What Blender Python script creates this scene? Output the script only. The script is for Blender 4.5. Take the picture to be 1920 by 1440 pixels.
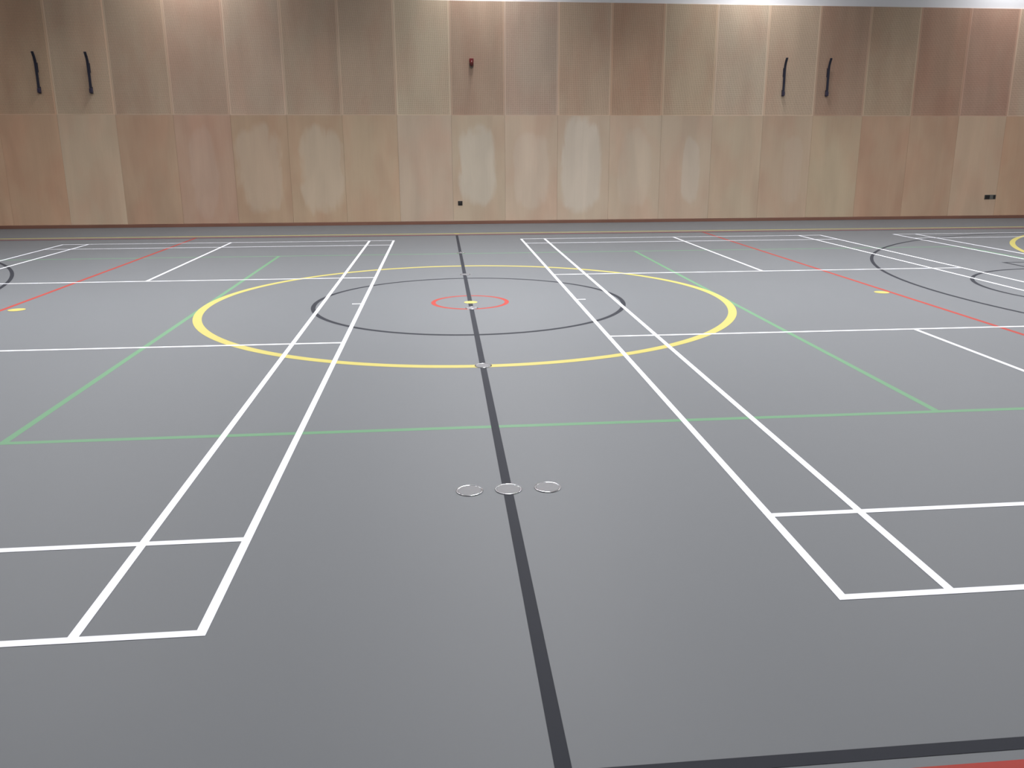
import bpy, bmesh, math, random
from mathutils import Vector, Matrix

for o in list(bpy.data.objects):
    bpy.data.objects.remove(o)
S = bpy.context.scene
C = S.collection
random.seed(4)

# ------------------------------------------------------------------ camera
cam_d = bpy.data.cameras.new('camera')
cam = bpy.data.objects.new('camera', cam_d)
C.objects.link(cam)
F_PX = 1552.4
cam_d.sensor_fit = 'HORIZONTAL'
cam_d.sensor_width = 36.0
cam_d.lens = F_PX * 36.0 / 1920.0
cam_d.shift_x = -21.9 / 1920.0
cam_d.shift_y = -52.7 / 1920.0
cam_d.clip_end = 200
YAW, PITCH, ROLL = 0.0980, 0.2466, -0.0021
_f = Vector((math.sin(YAW) * math.cos(PITCH), math.cos(YAW) * math.cos(PITCH), -math.sin(PITCH)))
_r = Vector((math.cos(YAW), -math.sin(YAW), 0.0))
_u = _r.cross(_f)
_r2 = _r * math.cos(ROLL) + _u * math.sin(ROLL)
_u2 = -_r * math.sin(ROLL) + _u * math.cos(ROLL)
M = Matrix((( _r2.x, _u2.x, -_f.x, -0.310), (_r2.y, _u2.y, -_f.y, -9.457), (_r2.z, _u2.z, -_f.z, 1.739), (0, 0, 0, 1)))
cam.matrix_world = M
S.camera = cam

# ------------------------------------------------------------------ world, view
w = bpy.data.worlds.new('world')
S.world = w
w.use_nodes = True
w.node_tree.nodes['Background'].inputs[0].default_value = (0.02, 0.02, 0.02, 1)
w.node_tree.nodes['Background'].inputs[1].default_value = 1.0
S.view_settings.view_transform = 'Standard'
S.view_settings.look = 'None'
S.view_settings.gamma = 1.0
S.view_settings.use_curve_mapping = False
S.view_settings.exposure = 0.0

# luminaires: x, y, watts  (housings are built in the ceiling section)
ROWX = (-11.7, -5.5, 0.7, 6.9, 13.1)
LAMP = 190.0          # watts of a full-power luminaire
LUMS = []
for x in ROWX:
    for y, k in ((9.5, 0.46), (4.4, 0.95), (0.0, 1.7), (-5.6, 0.60)):
        LUMS.append((x, y, LAMP * k * (1.15 if (abs(x) < 1 and y < 9) else 1.0) * (0.35 if x < -11 else 0.8 if x > 11 else 1.0)))
LAMP_COL = (1.0, 0.985, 1.0)

# ------------------------------------------------------------------ materials
def srgb(r, g, b):
    f = lambda c: (c / 255) / 12.92 if c <= 10 else (((c / 255) + 0.055) / 1.055) ** 2.4
    return (f(r), f(g), f(b), 1)

def mat(name, col, rough=0.5, metal=0.0, spec=0.5, noise=0.0, nscale=8.0, rvar=0.0):
    m = bpy.data.materials.new(name)
    m.use_nodes = True
    nt = m.node_tree
    b = nt.nodes['Principled BSDF']
    b.inputs['Base Color'].default_value = col
    b.inputs['Roughness'].default_value = rough
    b.inputs['Metallic'].default_value = metal
    b.inputs['Specular IOR Level'].default_value = spec
    if noise or rvar:
        g = nt.nodes.new('ShaderNodeNewGeometry')
        n = nt.nodes.new('ShaderNodeTexNoise')
        n.inputs['Scale'].default_value = nscale
        n.inputs['Detail'].default_value = 4
        nt.links.new(g.outputs['Position'], n.inputs['Vector'])
        if noise:
            mr = nt.nodes.new('ShaderNodeMapRange')
            mr.inputs[3].default_value = 1 - noise
            mr.inputs[4].default_value = 1 + noise
            nt.links.new(n.outputs[0], mr.inputs[0])
            mx = nt.nodes.new('ShaderNodeVectorMath')
            mx.operation = 'SCALE'
            mx.inputs[0].default_value = col[:3]
            nt.links.new(mr.outputs[0], mx.inputs['Scale'])
            nt.links.new(mx.outputs[0], b.inputs['Base Color'])
        if rvar:
            mr = nt.nodes.new('ShaderNodeMapRange')
            mr.inputs[3].default_value = rough - rvar
            mr.inputs[4].default_value = rough + rvar
            nt.links.new(n.outputs[0], mr.inputs[0])
            nt.links.new(mr.outputs[0], b.inputs['Roughness'])
    return m

FLOOR_COL = (0.115, 0.1245, 0.134, 1)
m_floor = mat('grey_sports_vinyl', FLOOR_COL, 0.58, spec=0.5, noise=0.03, nscale=0.9, rvar=0.03)
m_lid = mat('grey_cover_vinyl', (0.15, 0.152, 0.16, 1), 0.5, spec=0.4)
m_white = mat('white_line_paint', (0.80, 0.825, 0.89, 1), 0.45, spec=0.3)
m_black = mat('black_line_paint', (0.026, 0.0285, 0.036, 1), 0.65, spec=0.12)
m_green = mat('green_line_paint', (0.112, 0.25, 0.138, 1), 0.5, spec=0.3)
m_yellow = mat('yellow_line_paint', (0.435, 0.385, 0.11, 1), 0.5, spec=0.3)
m_red = mat('red_line_paint', (0.33, 0.048, 0.038, 1), 0.6, spec=0.15)
m_chrome = mat('polished_steel', (0.52, 0.53, 0.55, 1), 0.16, metal=1.0)
m_wallwhite = mat('white_wall_paint', (0.72, 0.73, 0.75, 1), 0.7, noise=0.02, nscale=2)
m_ceil = mat('ceiling_white', (0.6, 0.6, 0.6, 1), 0.8, noise=0.02, nscale=1)
m_house = mat('lamp_housing_white', (0.8, 0.8, 0.8, 1), 0.4)
m_skirt = mat('varnished_red_brown_skirting', (0.20, 0.095, 0.065, 1), 0.4, noise=0.22, nscale=1.1)
m_navy = mat('dark_navy_steel', (0.018, 0.018, 0.035, 1), 0.45)
m_blue = mat('blue_violet_plastic', (0.03, 0.024, 0.052, 1), 0.5)
m_sound = mat('red_alarm_plastic', (0.16, 0.012, 0.014, 1), 0.35)
m_sound2 = mat('dark_red_alarm_lens', (0.10, 0.012, 0.01, 1), 0.25)
m_soundg = mat('grey_brown_alarm_shadow', (0.13, 0.10, 0.075, 1), 0.5)  # grey-brown colour stands in for the shadow on the alarm's lower part
m_dark = mat('black_plastic', (0.015, 0.013, 0.012, 1), 0.4)
m_plate = mat('brushed_grey_faceplate', (0.16, 0.16, 0.145, 1), 0.4, metal=0.3)
m_blockwall = mat('painted_blockwork', (0.42, 0.42, 0.43, 1), 0.7, noise=0.03, nscale=3)

def emis(name, col, strength):
    m = bpy.data.materials.new(name)
    m.use_nodes = True
    nt = m.node_tree
    nt.nodes.clear()
    e = nt.nodes.new('ShaderNodeEmission')
    e.inputs[0].default_value = (*col, 1)
    e.inputs[1].default_value = strength
    out = nt.nodes.new('ShaderNodeOutputMaterial')
    nt.links.new(e.outputs[0], out.inputs[0])
    return m

def wood(name, perforated):
    """Birch plywood sheet. Sheet tint from the object's colour; veneer grain runs vertically and is different on every sheet.
    Pale patches sit where the sheet's own attributes put it (metres from the sheet's lower left corner)."""
    m = bpy.data.materials.new(name)
    m.use_nodes = True
    nt = m.node_tree
    N, L = nt.nodes, nt.links
    b = N['Principled BSDF']
    b.inputs['Roughness'].default_value = 0.55
    b.inputs['Specular IOR Level'].default_value = 0.25
    def new(t, **kw):
        n = N.new(t)
        for k, v in kw.items():
            setattr(n, k, v)
        return n
    def val(sock, x):
        if isinstance(x, (int, float)):
            sock.default_value = x
        else:
            L.new(x, sock)
    def math_(op, a, bb=0.0, c=None, clamp=False):
        n = new('ShaderNodeMath', operation=op, use_clamp=clamp)
        val(n.inputs[0], a); val(n.inputs[1], bb)
        if c is not None: val(n.inputs[2], c)
        return n.outputs[0]
    def attr(nm, t='OBJECT'):
        n = new('ShaderNodeAttribute', attribute_type=t, attribute_name=nm)
        return n
    tc = new('ShaderNodeTexCoord')
    oi = new('ShaderNodeObjectInfo')
    geo = new('ShaderNodeNewGeometry')
    sep = new('ShaderNodeSeparateXYZ')
    L.new(tc.outputs['Object'], sep.inputs[0])
    X, Z = sep.outputs[0], sep.outputs[2]
    # 1. broad veneer tone, stretched vertically
    def noise(sx, sz, scale, detail, dist=0.0, off=17.0):
        cmb = new('ShaderNodeCombineXYZ')
        L.new(math_('MULTIPLY', X, sx), cmb.inputs[0])
        L.new(math_('MULTIPLY', oi.outputs['Random'], off * 7.3), cmb.inputs[1])
        L.new(math_('MULTIPLY', Z, sz), cmb.inputs[2])
        n = new('ShaderNodeTexNoise')
        n.inputs['Scale'].default_value = scale
        n.inputs['Detail'].default_value = detail
        n.inputs['Distortion'].default_value = dist
        L.new(cmb.outputs[0], n.inputs['Vector'])
        return n.outputs[0]
    broad = noise(1.6, 0.35, 1.3, 2.5, 0.5)
    grain = noise(26, 0.7, 1.6, 3, 0.2, 5)
    red = noise(1.0, 0.5, 1.7, 2, 0.2, 29)
    br = new('ShaderNodeMapRange'); L.new(broad, br.inputs[0])
    br.inputs[1].default_value = 0.35; br.inputs[2].default_value = 0.65
    br.inputs[3].default_value = 0.94; br.inputs[4].default_value = 1.06
    gr = new('ShaderNodeMapRange'); L.new(grain, gr.inputs[0])
    gr.inputs[1].default_value = 0.3; gr.inputs[2].default_value = 0.7
    gr.inputs[3].default_value = 0.985; gr.inputs[4].default_value = 1.015
    f = math_('MULTIPLY', br.outputs[0], gr.outputs[0])
    # base colour = honey birch x sheet tint
    mixr = new('ShaderNodeMix', data_type='RGBA')
    rr = new('ShaderNodeMapRange'); L.new(red, rr.inputs[0])
    rr.inputs[1].default_value = 0.42; rr.inputs[2].default_value = 0.66
    rr.inputs[3].default_value = 0.0; rr.inputs[4].default_value = 0.8
    L.new(rr.outputs[0], mixr.inputs[0])
    mixr.inputs[6].default_value = (0.442, 0.357, 0.280, 1)
    mixr.inputs[7].default_value = (0.435, 0.320, 0.248, 1)
    # 2. pale patches in the sheet colour (two ragged ellipses per sheet at most)
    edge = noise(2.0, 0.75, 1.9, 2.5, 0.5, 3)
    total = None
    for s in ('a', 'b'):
        px, pz, pw, ph, pk = [attr('pale_patch_%s_%s' % (s, q)).outputs['Fac'] for q in ('x', 'z', 'width', 'height', 'amount')]
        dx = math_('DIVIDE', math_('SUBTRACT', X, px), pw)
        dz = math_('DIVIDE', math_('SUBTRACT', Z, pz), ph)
        # superellipse so the patch is tall with fairly straight sides
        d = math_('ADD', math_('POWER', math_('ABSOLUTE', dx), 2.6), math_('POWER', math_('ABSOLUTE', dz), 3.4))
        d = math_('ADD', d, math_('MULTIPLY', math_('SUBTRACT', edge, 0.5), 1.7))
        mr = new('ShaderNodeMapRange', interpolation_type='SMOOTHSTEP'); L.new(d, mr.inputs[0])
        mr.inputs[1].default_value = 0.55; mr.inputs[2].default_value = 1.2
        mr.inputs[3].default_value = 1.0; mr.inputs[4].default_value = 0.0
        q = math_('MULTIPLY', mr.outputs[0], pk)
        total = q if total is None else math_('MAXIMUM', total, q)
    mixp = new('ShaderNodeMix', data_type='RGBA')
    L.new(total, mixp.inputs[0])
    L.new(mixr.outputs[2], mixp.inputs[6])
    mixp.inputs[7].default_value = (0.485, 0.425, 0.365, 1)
    tint = new('ShaderNodeVectorMath', operation='MULTIPLY')
    L.new(mixp.outputs[2], tint.inputs[0]); L.new(oi.outputs['Color'], tint.inputs[1])
    sc = new('ShaderNodeVectorMath', operation='SCALE')
    L.new(tint.outputs[0], sc.inputs[0]); L.new(f, sc.inputs['Scale'])
    last = sc.outputs[0]
    if perforated:
        # rows of small drilled holes over the field, solid margins at the sheet's edges
        PITCH_ = 0.016
        fx = math_('SUBTRACT', math_('FRACT', math_('DIVIDE', X, PITCH_)), 0.5)
        fz = math_('SUBTRACT', math_('FRACT', math_('DIVIDE', Z, PITCH_)), 0.5)
        r2 = math_('ADD', math_('MULTIPLY', fx, fx), math_('MULTIPLY', fz, fz))
        hole = math_('LESS_THAN', r2, 0.26 ** 2)
        inx = math_('MULTIPLY', math_('GREATER_THAN', X, 0.030), math_('LESS_THAN', X, 1.2205 - 0.030))
        inz = math_('GREATER_THAN', Z, 0.012)
        hole = math_('MULTIPLY', hole, math_('MULTIPLY', inx, inz))
        mh = new('ShaderNodeMix', data_type='RGBA')
        L.new(hole, mh.inputs[0]); L.new(last, mh.inputs[6])
        mh.inputs[7].default_value = (0.02, 0.015, 0.01, 1)
        last = mh.outputs[2]
    L.new(last, b.inputs['Base Color'])
    return m

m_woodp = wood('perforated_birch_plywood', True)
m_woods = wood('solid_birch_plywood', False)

# ------------------------------------------------------------------ helpers
def link(name, bm, m, parent=None, smooth=False, bevel=0.0):
    me = bpy.data.meshes.new(name)
    bmesh.ops.recalc_face_normals(bm, faces=bm.faces[:])
    bm.to_mesh(me); bm.free()
    if smooth:
        for p in me.polygons: p.use_smooth = True
    o = bpy.data.objects.new(name, me)
    C.objects.link(o)
    me.materials.append(m)
    if parent: o.parent = parent
    if bevel:
        md = o.modifiers.new('bevel', 'BEVEL'); md.width = bevel; md.segments = 2; md.limit_method = 'ANGLE'
    return o

def thing(name, label, cat, loc=(0, 0, 0), group=None):
    o = bpy.data.objects.new(name, None); C.objects.link(o)
    o.empty_display_size = 0.1
    o.location = loc
    o['label'] = label; o['category'] = cat
    if group: o['group'] = group
    return o

def box(bm, x0, x1, y0, y1, z0, z1):
    v = [bm.verts.new(p) for p in ((x0, y0, z0), (x1, y0, z0), (x1, y1, z0), (x0, y1, z0), (x0, y0, z1), (x1, y0, z1), (x1, y1, z1), (x0, y1, z1))]
    for q in ((0, 3, 2, 1), (4, 5, 6, 7), (0, 1, 5, 4), (1, 2, 6, 5), (2, 3, 7, 6), (3, 0, 4, 7)):
        bm.faces.new([v[i] for i in q])
    return bm

def ring(bm, cx, cy, r0, r1, h, a0=0.0, a1=2 * math.pi, n=160, z0=None):
    """flat band of paint between two radii, with its thickness"""
    z0 = Z0 if z0 is None else z0
    full = abs(a1 - a0 - 2 * math.pi) < 1e-6
    cnt = n if full else n + 1
    R = []
    for i in range(cnt):
        a = a0 + (a1 - a0) * i / n
        c, s = math.cos(a), math.sin(a)
        R.append([bm.verts.new((cx + r * c, cy + r * s, z)) for r, z in ((r0, z0), (r1, z0), (r1, h), (r0, h))])
    for i in range(n):
        p, q = R[i], R[(i + 1) % cnt]
        for k in range(4):
            bm.faces.new((p[k], q[k], q[(k + 1) % 4], p[(k + 1) % 4]))
    if not full:
        bm.faces.new(R[0]); bm.faces.new(R[-1][::-1])
    return bm

def disc(bm, cx, cy, r, h, z0=0.0, n=64):
    lo = [bm.verts.new((cx + r * math.cos(2 * math.pi * i / n), cy + r * math.sin(2 * math.pi * i / n), z0)) for i in range(n)]
    hi = [bm.verts.new((v.co.x, v.co.y, h)) for v in lo]
    bm.faces.new(lo[::-1]); bm.faces.new(hi)
    for i in range(n):
        bm.faces.new((lo[i], lo[(i + 1) % n], hi[(i + 1) % n], hi[i]))
    return bm

def lathe(bm, prof, n=32, cx=0.0, cy=0.0):
    rows = []
    for r, z in prof:
        rows.append([bm.verts.new((cx + r * math.cos(2 * math.pi * i / n), cy + r * math.sin(2 * math.pi * i / n), z)) for i in range(n)] if r > 1e-6
                    else [bm.verts.new((cx, cy, z))])
    for a, b in zip(rows, rows[1:]):
        for i in range(n):
            j = (i + 1) % n
            if len(a) == 1 and len(b) == 1: continue
            if len(a) == 1: bm.faces.new((a[0], b[i], b[j]))
            elif len(b) == 1: bm.faces.new((a[i], a[j], b[0]))
            else: bm.faces.new((a[i], a[j], b[j], b[i]))
    return bm

def sweep(bm, path, w2, t2):
    """rectangular bar (half width w2 across X, half thickness t2) along points (y, z)"""
    rows = []
    for i, (x, y, z) in enumerate(path):
        a = Vector(path[max(0, i - 1)]); c = Vector(path[min(len(path) - 1, i + 1)])
        t = (c - a).normalized()
        nrm = Vector((0, -t.z, t.y))
        p = Vector((x, y, z))
        rows.append([bm.verts.new(p + Vector((sx * w2, 0, 0)) + nrm * (st * t2)) for sx, st in ((-1, -1), (1, -1), (1, 1), (-1, 1))])
    for a, b in zip(rows, rows[1:]):
        for k in range(4):
            bm.faces.new((a[k], a[(k + 1) % 4], b[(k + 1) % 4], b[k]))
    bm.faces.new(rows[0][::-1]); bm.faces.new(rows[-1])
    return bm

# ------------------------------------------------------------------ room shell
XL, XR, YB, YN, ZC = -17.11, 17.06, 10.20, -10.10, 6.75
def struct(name, bm, m, **kw):
    o = link(name, bm, m, **kw)
    o['kind'] = 'structure'
    return o

struct('floor', box(bmesh.new(), XL - .2, XR + .2, YN - .2, YB + .2, -0.2, 0.0), m_floor)
struct('ceiling', box(bmesh.new(), XL - .2, XR + .2, YN - .2, YB + .2, ZC, ZC + .2), m_ceil)
wall_back = struct('wall_back', box(bmesh.new(), XL - .2, XR + .2, YB, YB + .2, 0, ZC), m_wallwhite)
struct('wall_front', box(bmesh.new(), XL - .2, XR + .2, YN - .2, YN, 0, ZC), m_blockwall)
struct('wall_left', box(bmesh.new(), XL - .2, XL, YN, YB, 0, ZC), m_blockwall)
struct('wall_right', box(bmesh.new(), XR, XR + .2, YN, YB, 0, ZC), m_blockwall)

# plywood sheets on the back wall: 4 ft x 8 ft, two rows
PW, X0 = 1.2205, -8.566
ZM, ZT = 2.449, 4.880
DK = 1.0
# sheet tints: index 0 is the sheet whose right edge is the first seam in view
UP = {0: (1.483, 1.302, 1.115),
      1: (1.495, 1.414, 1.279),
      2: (1.27, 1.196, 1.102),
      3: (1.24, 1.137, 1.078),
      4: (1.335, 1.269, 1.215),
      5: (1.288, 1.232, 1.152),
      6: (1.315, 1.242, 1.158),
      7: (1.438, 1.472, 1.369),
      8: (1.15, 1.04, 0.97),
      9: (1.338, 1.305, 1.293),
      10: (1.417, 1.32, 1.219),
      11: (1.312, 1.122, 0.989),
      12: (1.402, 1.361, 1.225),
      13: (1.45, 1.464, 1.396),
      14: (1.41, 1.348, 1.258),
      15: (1.138, 0.981, 0.9),
      16: (1.264, 1.193, 1.065),
      17: (1.172, 0.95, 0.858),
      18: (1.217, 0.992, 0.936),
      19: (1.566, 1.481, 1.398)}
LO = {0: (1.332, 1.109, 0.94),
      1: (1.309, 1.255, 1.142),
      2: (1.081, 0.939, 0.82),
      3: (1.094, 0.923, 0.853),
      4: (1.046, 0.925, 0.795),
      5: (1.092, 1.0, 0.862),
      6: (1.145, 1.085, 0.955),
      7: (1.17, 1.152, 1.112),
      8: (1.168, 1.162, 1.082),
      9: (1.3, 1.268, 1.209),
      10: (1.292, 1.293, 1.238),
      11: (1.247, 1.238, 1.177),
      12: (1.158, 1.147, 1.09),
      13: (1.162, 1.16, 1.074),
      14: (1.144, 1.093, 1.006),
      15: (1.149, 1.139, 1.009),
      16: (1.103, 0.952, 0.833),
      17: (1.129, 0.982, 0.861),
      18: (1.261, 1.152, 1.04),
      19: (1.326, 1.143, 0.977)}
# pale patches: (x, z, half width, half height, amount), metres within the sheet
PALE_PATCHES = {3: [(0.55, 1.15, 0.30, 1.0, 0.35)],
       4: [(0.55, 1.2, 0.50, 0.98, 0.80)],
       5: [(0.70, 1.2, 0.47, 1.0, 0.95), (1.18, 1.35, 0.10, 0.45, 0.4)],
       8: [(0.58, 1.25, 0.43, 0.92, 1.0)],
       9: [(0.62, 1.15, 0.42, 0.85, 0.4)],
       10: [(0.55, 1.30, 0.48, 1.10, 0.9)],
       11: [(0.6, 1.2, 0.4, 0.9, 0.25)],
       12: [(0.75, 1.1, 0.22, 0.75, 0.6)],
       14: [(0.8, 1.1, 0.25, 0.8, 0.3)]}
def tintof(T, i):
    if i in (-1, 20): return T[0 if i < 0 else 19]
    if i in T: return T[i]
    rnd = random.Random(i * 7 + (1 if T is UP else 0))
    v = rnd.uniform(0.82, 1.02)
    return (v, v * rnd.uniform(.9, .97), v * rnd.uniform(.84, .93))

def panel_mesh(h, m, nm, y_front):
    bm = box(bmesh.new(), 0.0012, PW - 0.0012, y_front, YB, 0.0, h)
    bmesh.ops.bevel(bm, geom=[e for e in bm.edges if all(abs(v.co.y - y_front) < 1e-6 for v in e.verts)], offset=0.0016, segments=1, affect='EDGES')
    me = bpy.data.meshes.new(nm); bmesh.ops.recalc_face_normals(bm, faces=bm.faces[:]); bm.to_mesh(me); bm.free(); me.materials.append(m)
    return me
me_up = panel_mesh(ZT - ZM - 0.002, m_woodp, 'perforated_plywood_sheet', 10.182)
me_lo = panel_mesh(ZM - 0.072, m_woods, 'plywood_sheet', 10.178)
for i in range(-6, 22):
    x = X0 + (i - 1) * PW
    for row in (0, 1):
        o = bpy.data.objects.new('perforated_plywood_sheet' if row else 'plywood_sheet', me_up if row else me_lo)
        C.objects.link(o); o.parent = wall_back
        o.location = (x, 0, ZM + 0.002 if row else 0.072)
        t = tintof(UP if row else LO, i)
        o.color = (*t, 1)
        patches = ([] if row else PALE_PATCHES.get(i, [])) + [(0.6, 1.2, 1.0, 1.0, 0.0)] * 2
        for s, fg in zip('ab', patches[:2]):
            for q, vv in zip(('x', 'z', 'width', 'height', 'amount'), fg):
                o['pale_patch_%s_%s' % (s, q)] = float(vv)
# skirting
sk = bmesh.new()
box(sk, XL, XR, 10.160, YB, 0.0, 0.068)
o = struct('baseboard_back', sk, m_skirt, bevel=0.003)

# ceiling lights
LOUVRE = 140
m_diff = emis('lit_diffuser', LAMP_COL, 6.0)
for idx, (x, y, e) in enumerate(LUMS):
    t = thing('ceiling_light', 'white rectangular ceiling light fixed under the hall ceiling', 'ceiling light', (x, y, ZC), 'ceiling lights of the sports hall')
    bm = bmesh.new()
    box(bm, -0.17, 0.17, -0.68, 0.68, -0.085, 0.0)
    link('housing', bm, m_house, t, bevel=0.006)
    bm = bmesh.new()
    box(bm, -0.145, 0.145, -0.65, 0.65, -0.100, -0.085)
    link('diffuser', bm, m_diff, t)
    ld = bpy.data.lights.new('lamp', 'AREA')
    ld.shape = 'RECTANGLE'; ld.size = 0.28; ld.size_y = 1.28
    ld.energy = e; ld.color = LAMP_COL; ld.spread = math.radians(LOUVRE)   # the fitting's louvre keeps the light steep
    lo = bpy.data.objects.new('lamp', ld); C.objects.link(lo); lo.parent = t; lo.location = (0, 0, -0.104)

# ------------------------------------------------------------------ court markings (painted films on the floor, each with its own thickness)
YC = 0.065      # courts' common centre line
FILM = 0.00022   # every colour is a film of its own, lying on the ones painted before it
def hx(bm, x0, x1, y, wd, h):        # line along X
    return box(bm, min(x0, x1), max(x0, x1), y - wd / 2, y + wd / 2, Z0, h)
def vy(bm, x, y0, y1, wd, h):        # line along Y
    return box(bm, x - wd / 2, x + wd / 2, min(y0, y1), max(y0, y1), Z0, h)

# volleyball, green
H = 0.0004
Z0 = H - FILM
LWG = 0.05
vb = thing('volleyball_court_marking', 'pale green painted lines of the volleyball court crossing under the yellow circle', 'court marking')
for sgn in (-1, 1):
    link('sideline', hx(bmesh.new(), -9.0, 9.0, YC + 0.02 + sgn * 4.5, LWG, H), m_green, vb)
    link('attack_line', vy(bmesh.new(), sgn * 3.0, YC + .02 - 4.5, YC + .02 + 4.5, LWG, H + 0.00005), m_green, vb)
    link('end_line', vy(bmesh.new(), sgn * 8.975, YC + .02 - 4.5, YC + .02 + 4.5, LWG, H + 0.00005), m_green, vb)

# netball, red
H = 0.0007
Z0 = H - FILM
LWR = 0.05
nb = thing('netball_court_marking', 'red painted netball lines with the small red ring on the centre line', 'court marking')
link('sideline', hx(bmesh.new(), -15.25, 15.25, -7.575, LWR, H), m_red, nb)
link('sideline', hx(bmesh.new(), -15.25, 15.25, 7.72, LWR, H), m_red, nb)
for sgn, xx in ((-1, -5.19), (1, 5.18)):
    link('transverse_line', vy(bmesh.new(), xx, -7.575, 7.72, LWR, H + 0.00005), m_red, nb)
    link('goal_line', vy(bmesh.new(), sgn * 15.225, -7.575, 7.72, LWR, H + 0.00005), m_red, nb)
    a = math.pi / 2
    link('goal_circle', ring(bmesh.new(), sgn * 15.25, YC, 4.85, 4.90, H + 0.00002, a if sgn > 0 else -a, 3 * a if sgn > 0 else a), m_red, nb)
link('centre_circle', ring(bmesh.new(), 0.0, 0.03, 0.40, 0.45, H), m_red, nb)

# five-a-side, yellow
H = 0.0010
Z0 = H - FILM
LWY = 0.09
fs = thing('five_a_side_pitch_marking', 'yellow painted five-a-side pitch lines with the large yellow centre circle', 'court marking')
link('centre_circle', ring(bmesh.new(), 0.0, YC + 0.025, 2.932, 3.022, H, n=240), m_yellow, fs)
link('touchline', hx(bmesh.new(), -15.1, 15.1, 7.98, 0.09, H), m_yellow, fs)
link('touchline', hx(bmesh.new(), -15.1, 15.1, -7.86, 0.09, H), m_yellow, fs)
for sgn in (-1, 1):
    link('goal_line', vy(bmesh.new(), sgn * 15.15, -7.86, 7.98, LWY, H + 0.00005), m_yellow, fs)
    for s2 in (-1, 1):
        yc = YC + s2 * 1.5
        a0 = {(1, 1): math.pi / 2, (1, -1): math.pi, (-1, 1): 0.0, (-1, -1): -math.pi / 2}[(sgn, s2)]
        link('goal_area_arc', ring(bmesh.new(), sgn * 15.1, yc, 5.91, 6.0, H, a0, a0 + math.pi / 2), m_yellow, fs)
    link('goal_area_line', vy(bmesh.new(), sgn * (15.1 - 5.95), YC - 1.5, YC + 1.5, LWY, H), m_yellow, fs)
HSPOT = 0.0020
for nm, (sx, sy), r in (('centre_spot', (0.006, 0.015), 0.078), ('penalty_spot', (-5.03, 0.10), 0.088), ('penalty_spot', (5.065, 0.14), 0.088), ('halfway_spot', (0.01, 7.93), 0.06)):
    link(nm, disc(bmesh.new(), sx, sy, r, HSPOT, 0.00182), m_yellow, fs)

# basketball, black
H = 0.0013
Z0 = H - FILM
LWK = 0.05
bk = thing('basketball_court_marking', 'black painted basketball lines with the bold halfway line through all the circles', 'court marking')
link('halfway_line', vy(bmesh.new(), 0.0, -7.485, 7.62, LWK, H + 0.00006), m_black, bk)
link('sideline', hx(bmesh.new(), -14.1, 14.1, -7.485, LWK, H), m_black, bk)
link('sideline', hx(bmesh.new(), -14.1, 14.1, 7.615, LWK, H), m_black, bk)
link('centre_circle', ring(bmesh.new(), 0.0, YC, 1.75, 1.80, H, n=200), m_black, bk)
for sgn in (-1, 1):
    link('end_line', vy(bmesh.new(), sgn * 14.075, -7.485, 7.615, LWK, H + 0.00005), m_black, bk)
    XA = 12.50
    R3 = 6.75
    ang = math.asin(6.6 / R3)
    c = math.pi if sgn > 0 else 0.0
    link('three_point_arc', ring(bmesh.new(), sgn * XA, YC, R3 - 0.05, R3, H, c - ang, c + ang, 180), m_black, bk)
    for s2 in (-1, 1):
        link('three_point_line', hx(bmesh.new(), sgn * (XA - R3 * math.cos(ang)), sgn * 14.1, YC + s2 * 6.575, LWK, H), m_black, bk)
        link('key_line', hx(bmesh.new(), sgn * 8.32, sgn * 14.1, YC + s2 * 2.45, LWK, H + 0.00002), m_black, bk)
    link('free_throw_line', vy(bmesh.new(), sgn * 8.33, YC - 2.475, YC + 2.475, LWK, H + 0.00005), m_black, bk)
    link('free_throw_semicircle', ring(bmesh.new(), sgn * 8.32, YC, 1.75, 1.80, H, c - math.pi / 2, c + math.pi / 2, 90), m_black, bk)

# badminton, white
H = 0.0016
Z0 = H - FILM
LW = 0.04
def badminton(xa, d, label):
    """xa: x of the doubles sideline nearest the hall's middle; d: +1 if the court spreads to +X"""
    t = thing('badminton_court_marking', label, 'court marking', (xa, YC, 0), 'white badminton courts')
    X = lambda o: d * o
    for k, o in enumerate((0.0, 0.46, 5.64, 6.10)):
        link('sideline', vy(bmesh.new(), X(o), -6.70, 6.70, LW, H + 0.00005 * (k % 2)), m_white, t)
    a, b = X(-0.02), X(6.12)
    for y in (-6.70, 6.70):
        link('baseline', hx(bmesh.new(), a, b, y, LW, H + 0.0001), m_white, t)
    for y in (-5.94, 5.94):
        link('long_service_line', hx(bmesh.new(), a, b, y, LW, H + 0.0001), m_white, t)
    for y in (-1.98, 1.98):
        link('short_service_line', hx(bmesh.new(), a, b, y, LW, H + 0.0001), m_white, t)
        link('centre_line', vy(bmesh.new(), X(3.05), y, 6.70 if y > 0 else -6.70, LW, H + 0.00015), m_white, t)
    for o, e in ((0.02, 0.12), (6.08, 5.98)):
        link('net_mark', hx(bmesh.new(), X(o), X(e), -0.01, 0.035, H + 0.0001), m_white, t)
badminton(-1.233, -1, 'white badminton court painted on the left of the black halfway line')
badminton(1.240, 1, 'white badminton court painted on the right of the black halfway line')
badminton(8.90, 1, 'white badminton court crossing the black three-point arc at the far right')

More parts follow.
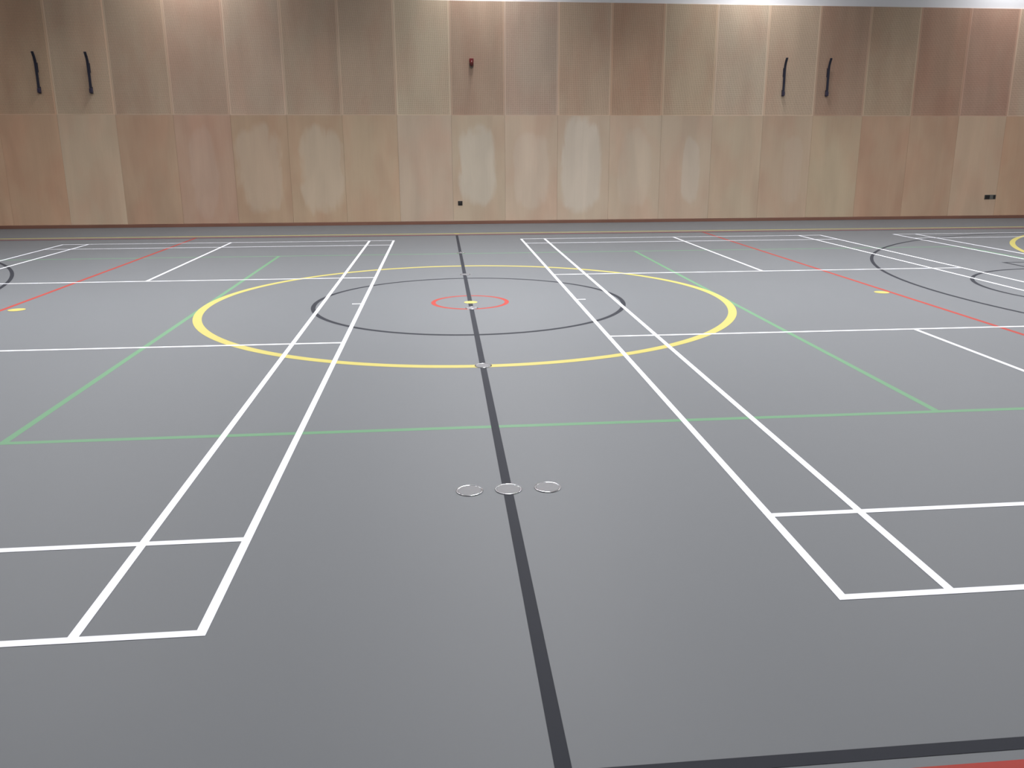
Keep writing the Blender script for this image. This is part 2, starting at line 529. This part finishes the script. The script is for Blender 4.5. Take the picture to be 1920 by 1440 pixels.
# ------------------------------------------------------------------ floor socket covers
cov_lab = [((-0.199, -5.427), 'steel-rimmed floor cover standing alone left of the black line, nearest the camera'),
           ((0.004, -5.429), 'steel-rimmed floor cover on the black line between two others'),
           ((0.212, -5.424), 'steel-rimmed floor cover standing alone right of the black line'),
           ((0.003, -2.878), 'steel-rimmed floor cover where the yellow circle meets the black line, near side'),
           ((0.005, -0.35), 'round grey floor cover breaking the black line just below the yellow centre spot'),
           ((0.010, 2.19), 'round grey floor cover on the black line between the far black and yellow arcs'),
           ((0.010, 4.67), 'round grey floor cover on the black line nearest the plywood wall')]
cov_lab[0] = ((-0.199, -5.427), 'steel-rimmed floor cover on bare grey floor to the left of the black line')
cov_lab[2] = ((0.212, -5.424), 'steel-rimmed floor cover on bare grey floor to the right of the black line')
def make_cover(loc, label):
    t = thing('floor_socket_cover', label, 'floor cover', (loc[0], loc[1], 0.0021), 'round floor socket covers')
    bm = bmesh.new()
    prof = []
    for k in range(13):
        a = math.pi * k / 12
        prof.append((0.0660 + 0.0045 * math.cos(a), 0.0003 + 0.0026 * math.sin(a)))
    prof = [(0.0705, 0.0)] + prof + [(0.0615, 0.0)]
    lathe(bm, prof, 64)
    link('rim', bm, m_chrome, t, smooth=True)
    bm = bmesh.new()
    lathe(bm, [(0.0615, 0.0), (0.0615, 0.0012), (0.0600, 0.0018), (0.0, 0.0018)], 64)
    link('lid', bm, m_lid, t)
    bm = bmesh.new()
    lathe(bm, [(0.0, 0.0022), (0.006, 0.0022), (0.0075, 0.0018)], 20)
    link('key_hole_cap', bm, m_lid, t)
    return t
def copy_tree(o, parent=None):
    c = o.copy(); C.objects.link(c)
    if parent: c.parent = parent
    for ch in o.children: copy_tree(ch, c)
    return c
cov0 = make_cover(*cov_lab[0])
for (x, y), lab in cov_lab[1:]:
    c = copy_tree(cov0)
    c.location = (x, y, 0.0021); c['label'] = lab

# ------------------------------------------------------------------ wall brackets
WY = 10.182
def make_bracket(x, label):
    t = thing('wall_bracket', label, 'wall bracket', (x, WY, 2.90), 'dark upright wall brackets')
    path = [(0, -0.045, 0.02), (0, -0.040, 0.12), (0, -0.036, 0.30), (0, -0.036, 0.56), (0, -0.045, 0.66), (0, -0.070, 0.735), (0, -0.105, 0.80), (0, -0.125, 0.835)]
    link('bar', sweep(bmesh.new(), path, 0.026, 0.011), m_navy, t, bevel=0.004)
    bm = box(bmesh.new(), -0.032, 0.032, -0.070, -0.012, 0.0, 0.095)
    link('latch', bm, m_blue, t, bevel=0.010)
    bm = box(bmesh.new(), -0.028, 0.028, -0.012, 0.0, -0.01, 0.13)
    link('mounting_plate', bm, m_navy, t, bevel=0.002)
    bm = box(bmesh.new(), -0.028, 0.028, -0.012, 0.0, 0.42, 0.62)
    box(bm, -0.012, 0.012, -0.036, -0.012, 0.50, 0.54)
    link('mounting_plate', bm, m_navy, t, bevel=0.002)
    return t
br0 = make_bracket(-8.845, 'dark navy upright wall bracket on the darkest plywood sheet, leftmost of all')
for x, lab in ((-7.775, 'dark navy upright wall bracket, right one of the left pair'),
               (7.735, 'dark navy upright wall bracket, left one of the right pair, on a pale sheet'),
               (8.798, 'dark navy upright wall bracket, rightmost of all, on a reddish sheet')):
    c = copy_tree(br0); c.location = (x, WY, 2.90); c['label'] = lab

# ------------------------------------------------------------------ fire alarm sounder
t = thing('fire_alarm_sounder', 'small red fire alarm sounder high on the perforated plywood wall', 'fire alarm', (0.457, WY, 3.575))
rot = Matrix.Rotation(math.radians(90), 4, 'X')
bm = lathe(bmesh.new(), [(0.0, 0.0), (0.050, 0.0), (0.050, 0.030), (0.046, 0.036), (0.0, 0.036)], 40)
bmesh.ops.transform(bm, matrix=rot, verts=bm.verts[:])
bmesh.ops.scale(bm, vec=(0.95, 1, 1.25), verts=bm.verts[:])
bmesh.ops.translate(bm, vec=(0, 0, -0.045), verts=bm.verts[:])
link('base', bm, m_soundg, t, smooth=False)
bm = lathe(bmesh.new(), [(0.0, 0.036), (0.047, 0.036), (0.046, 0.060), (0.038, 0.078), (0.024, 0.086), (0.0, 0.088)], 40)
bmesh.ops.transform(bm, matrix=rot, verts=bm.verts[:])
bmesh.ops.scale(bm, vec=(0.95, 1, 1.3), verts=bm.verts[:])
bmesh.ops.translate(bm, vec=(0, 0, -0.01), verts=bm.verts[:])
link('lens', bm, m_sound2, t, smooth=True)
bm = box(bmesh.new(), -0.048, 0.048, -0.048, 0.0, 0.015, 0.102)
link('body', bm, m_sound, t, bevel=0.012)

# ------------------------------------------------------------------ wall sockets
WL = 10.178
t = thing('wall_socket', 'small single black wall socket low on the plywood below the red alarm', 'wall socket', (0.142, WL, 0.482))
link('faceplate', box(bmesh.new(), -0.052, 0.052, -0.010, 0.0, -0.052, 0.052), m_dark, t, bevel=0.006)
bm = bmesh.new()
lathe(bm, [(0.0, 0.010), (0.026, 0.010), (0.026, 0.020), (0.020, 0.023), (0.0, 0.023)], 28)
bmesh.ops.transform(bm, matrix=rot, verts=bm.verts[:])
link('round_cap', bm, m_dark, t)
t = thing('wall_socket', 'wide double wall socket low at the far right, black half beside grey half', 'wall socket', (13.25, WL, 0.525))
link('backplate', box(bmesh.new(), -0.150, 0.150, -0.008, 0.0, -0.055, 0.055), m_plate, t, bevel=0.004)
bm = box(bmesh.new(), -0.140, -0.020, -0.024, -0.008, -0.048, 0.048)
link('black_outlet', bm, m_dark, t, bevel=0.006)
bm = box(bmesh.new(), 0.075, 0.130, -0.016, -0.008, -0.046, 0.046)
link('switch_rocker', bm, m_dark, t, bevel=0.004)
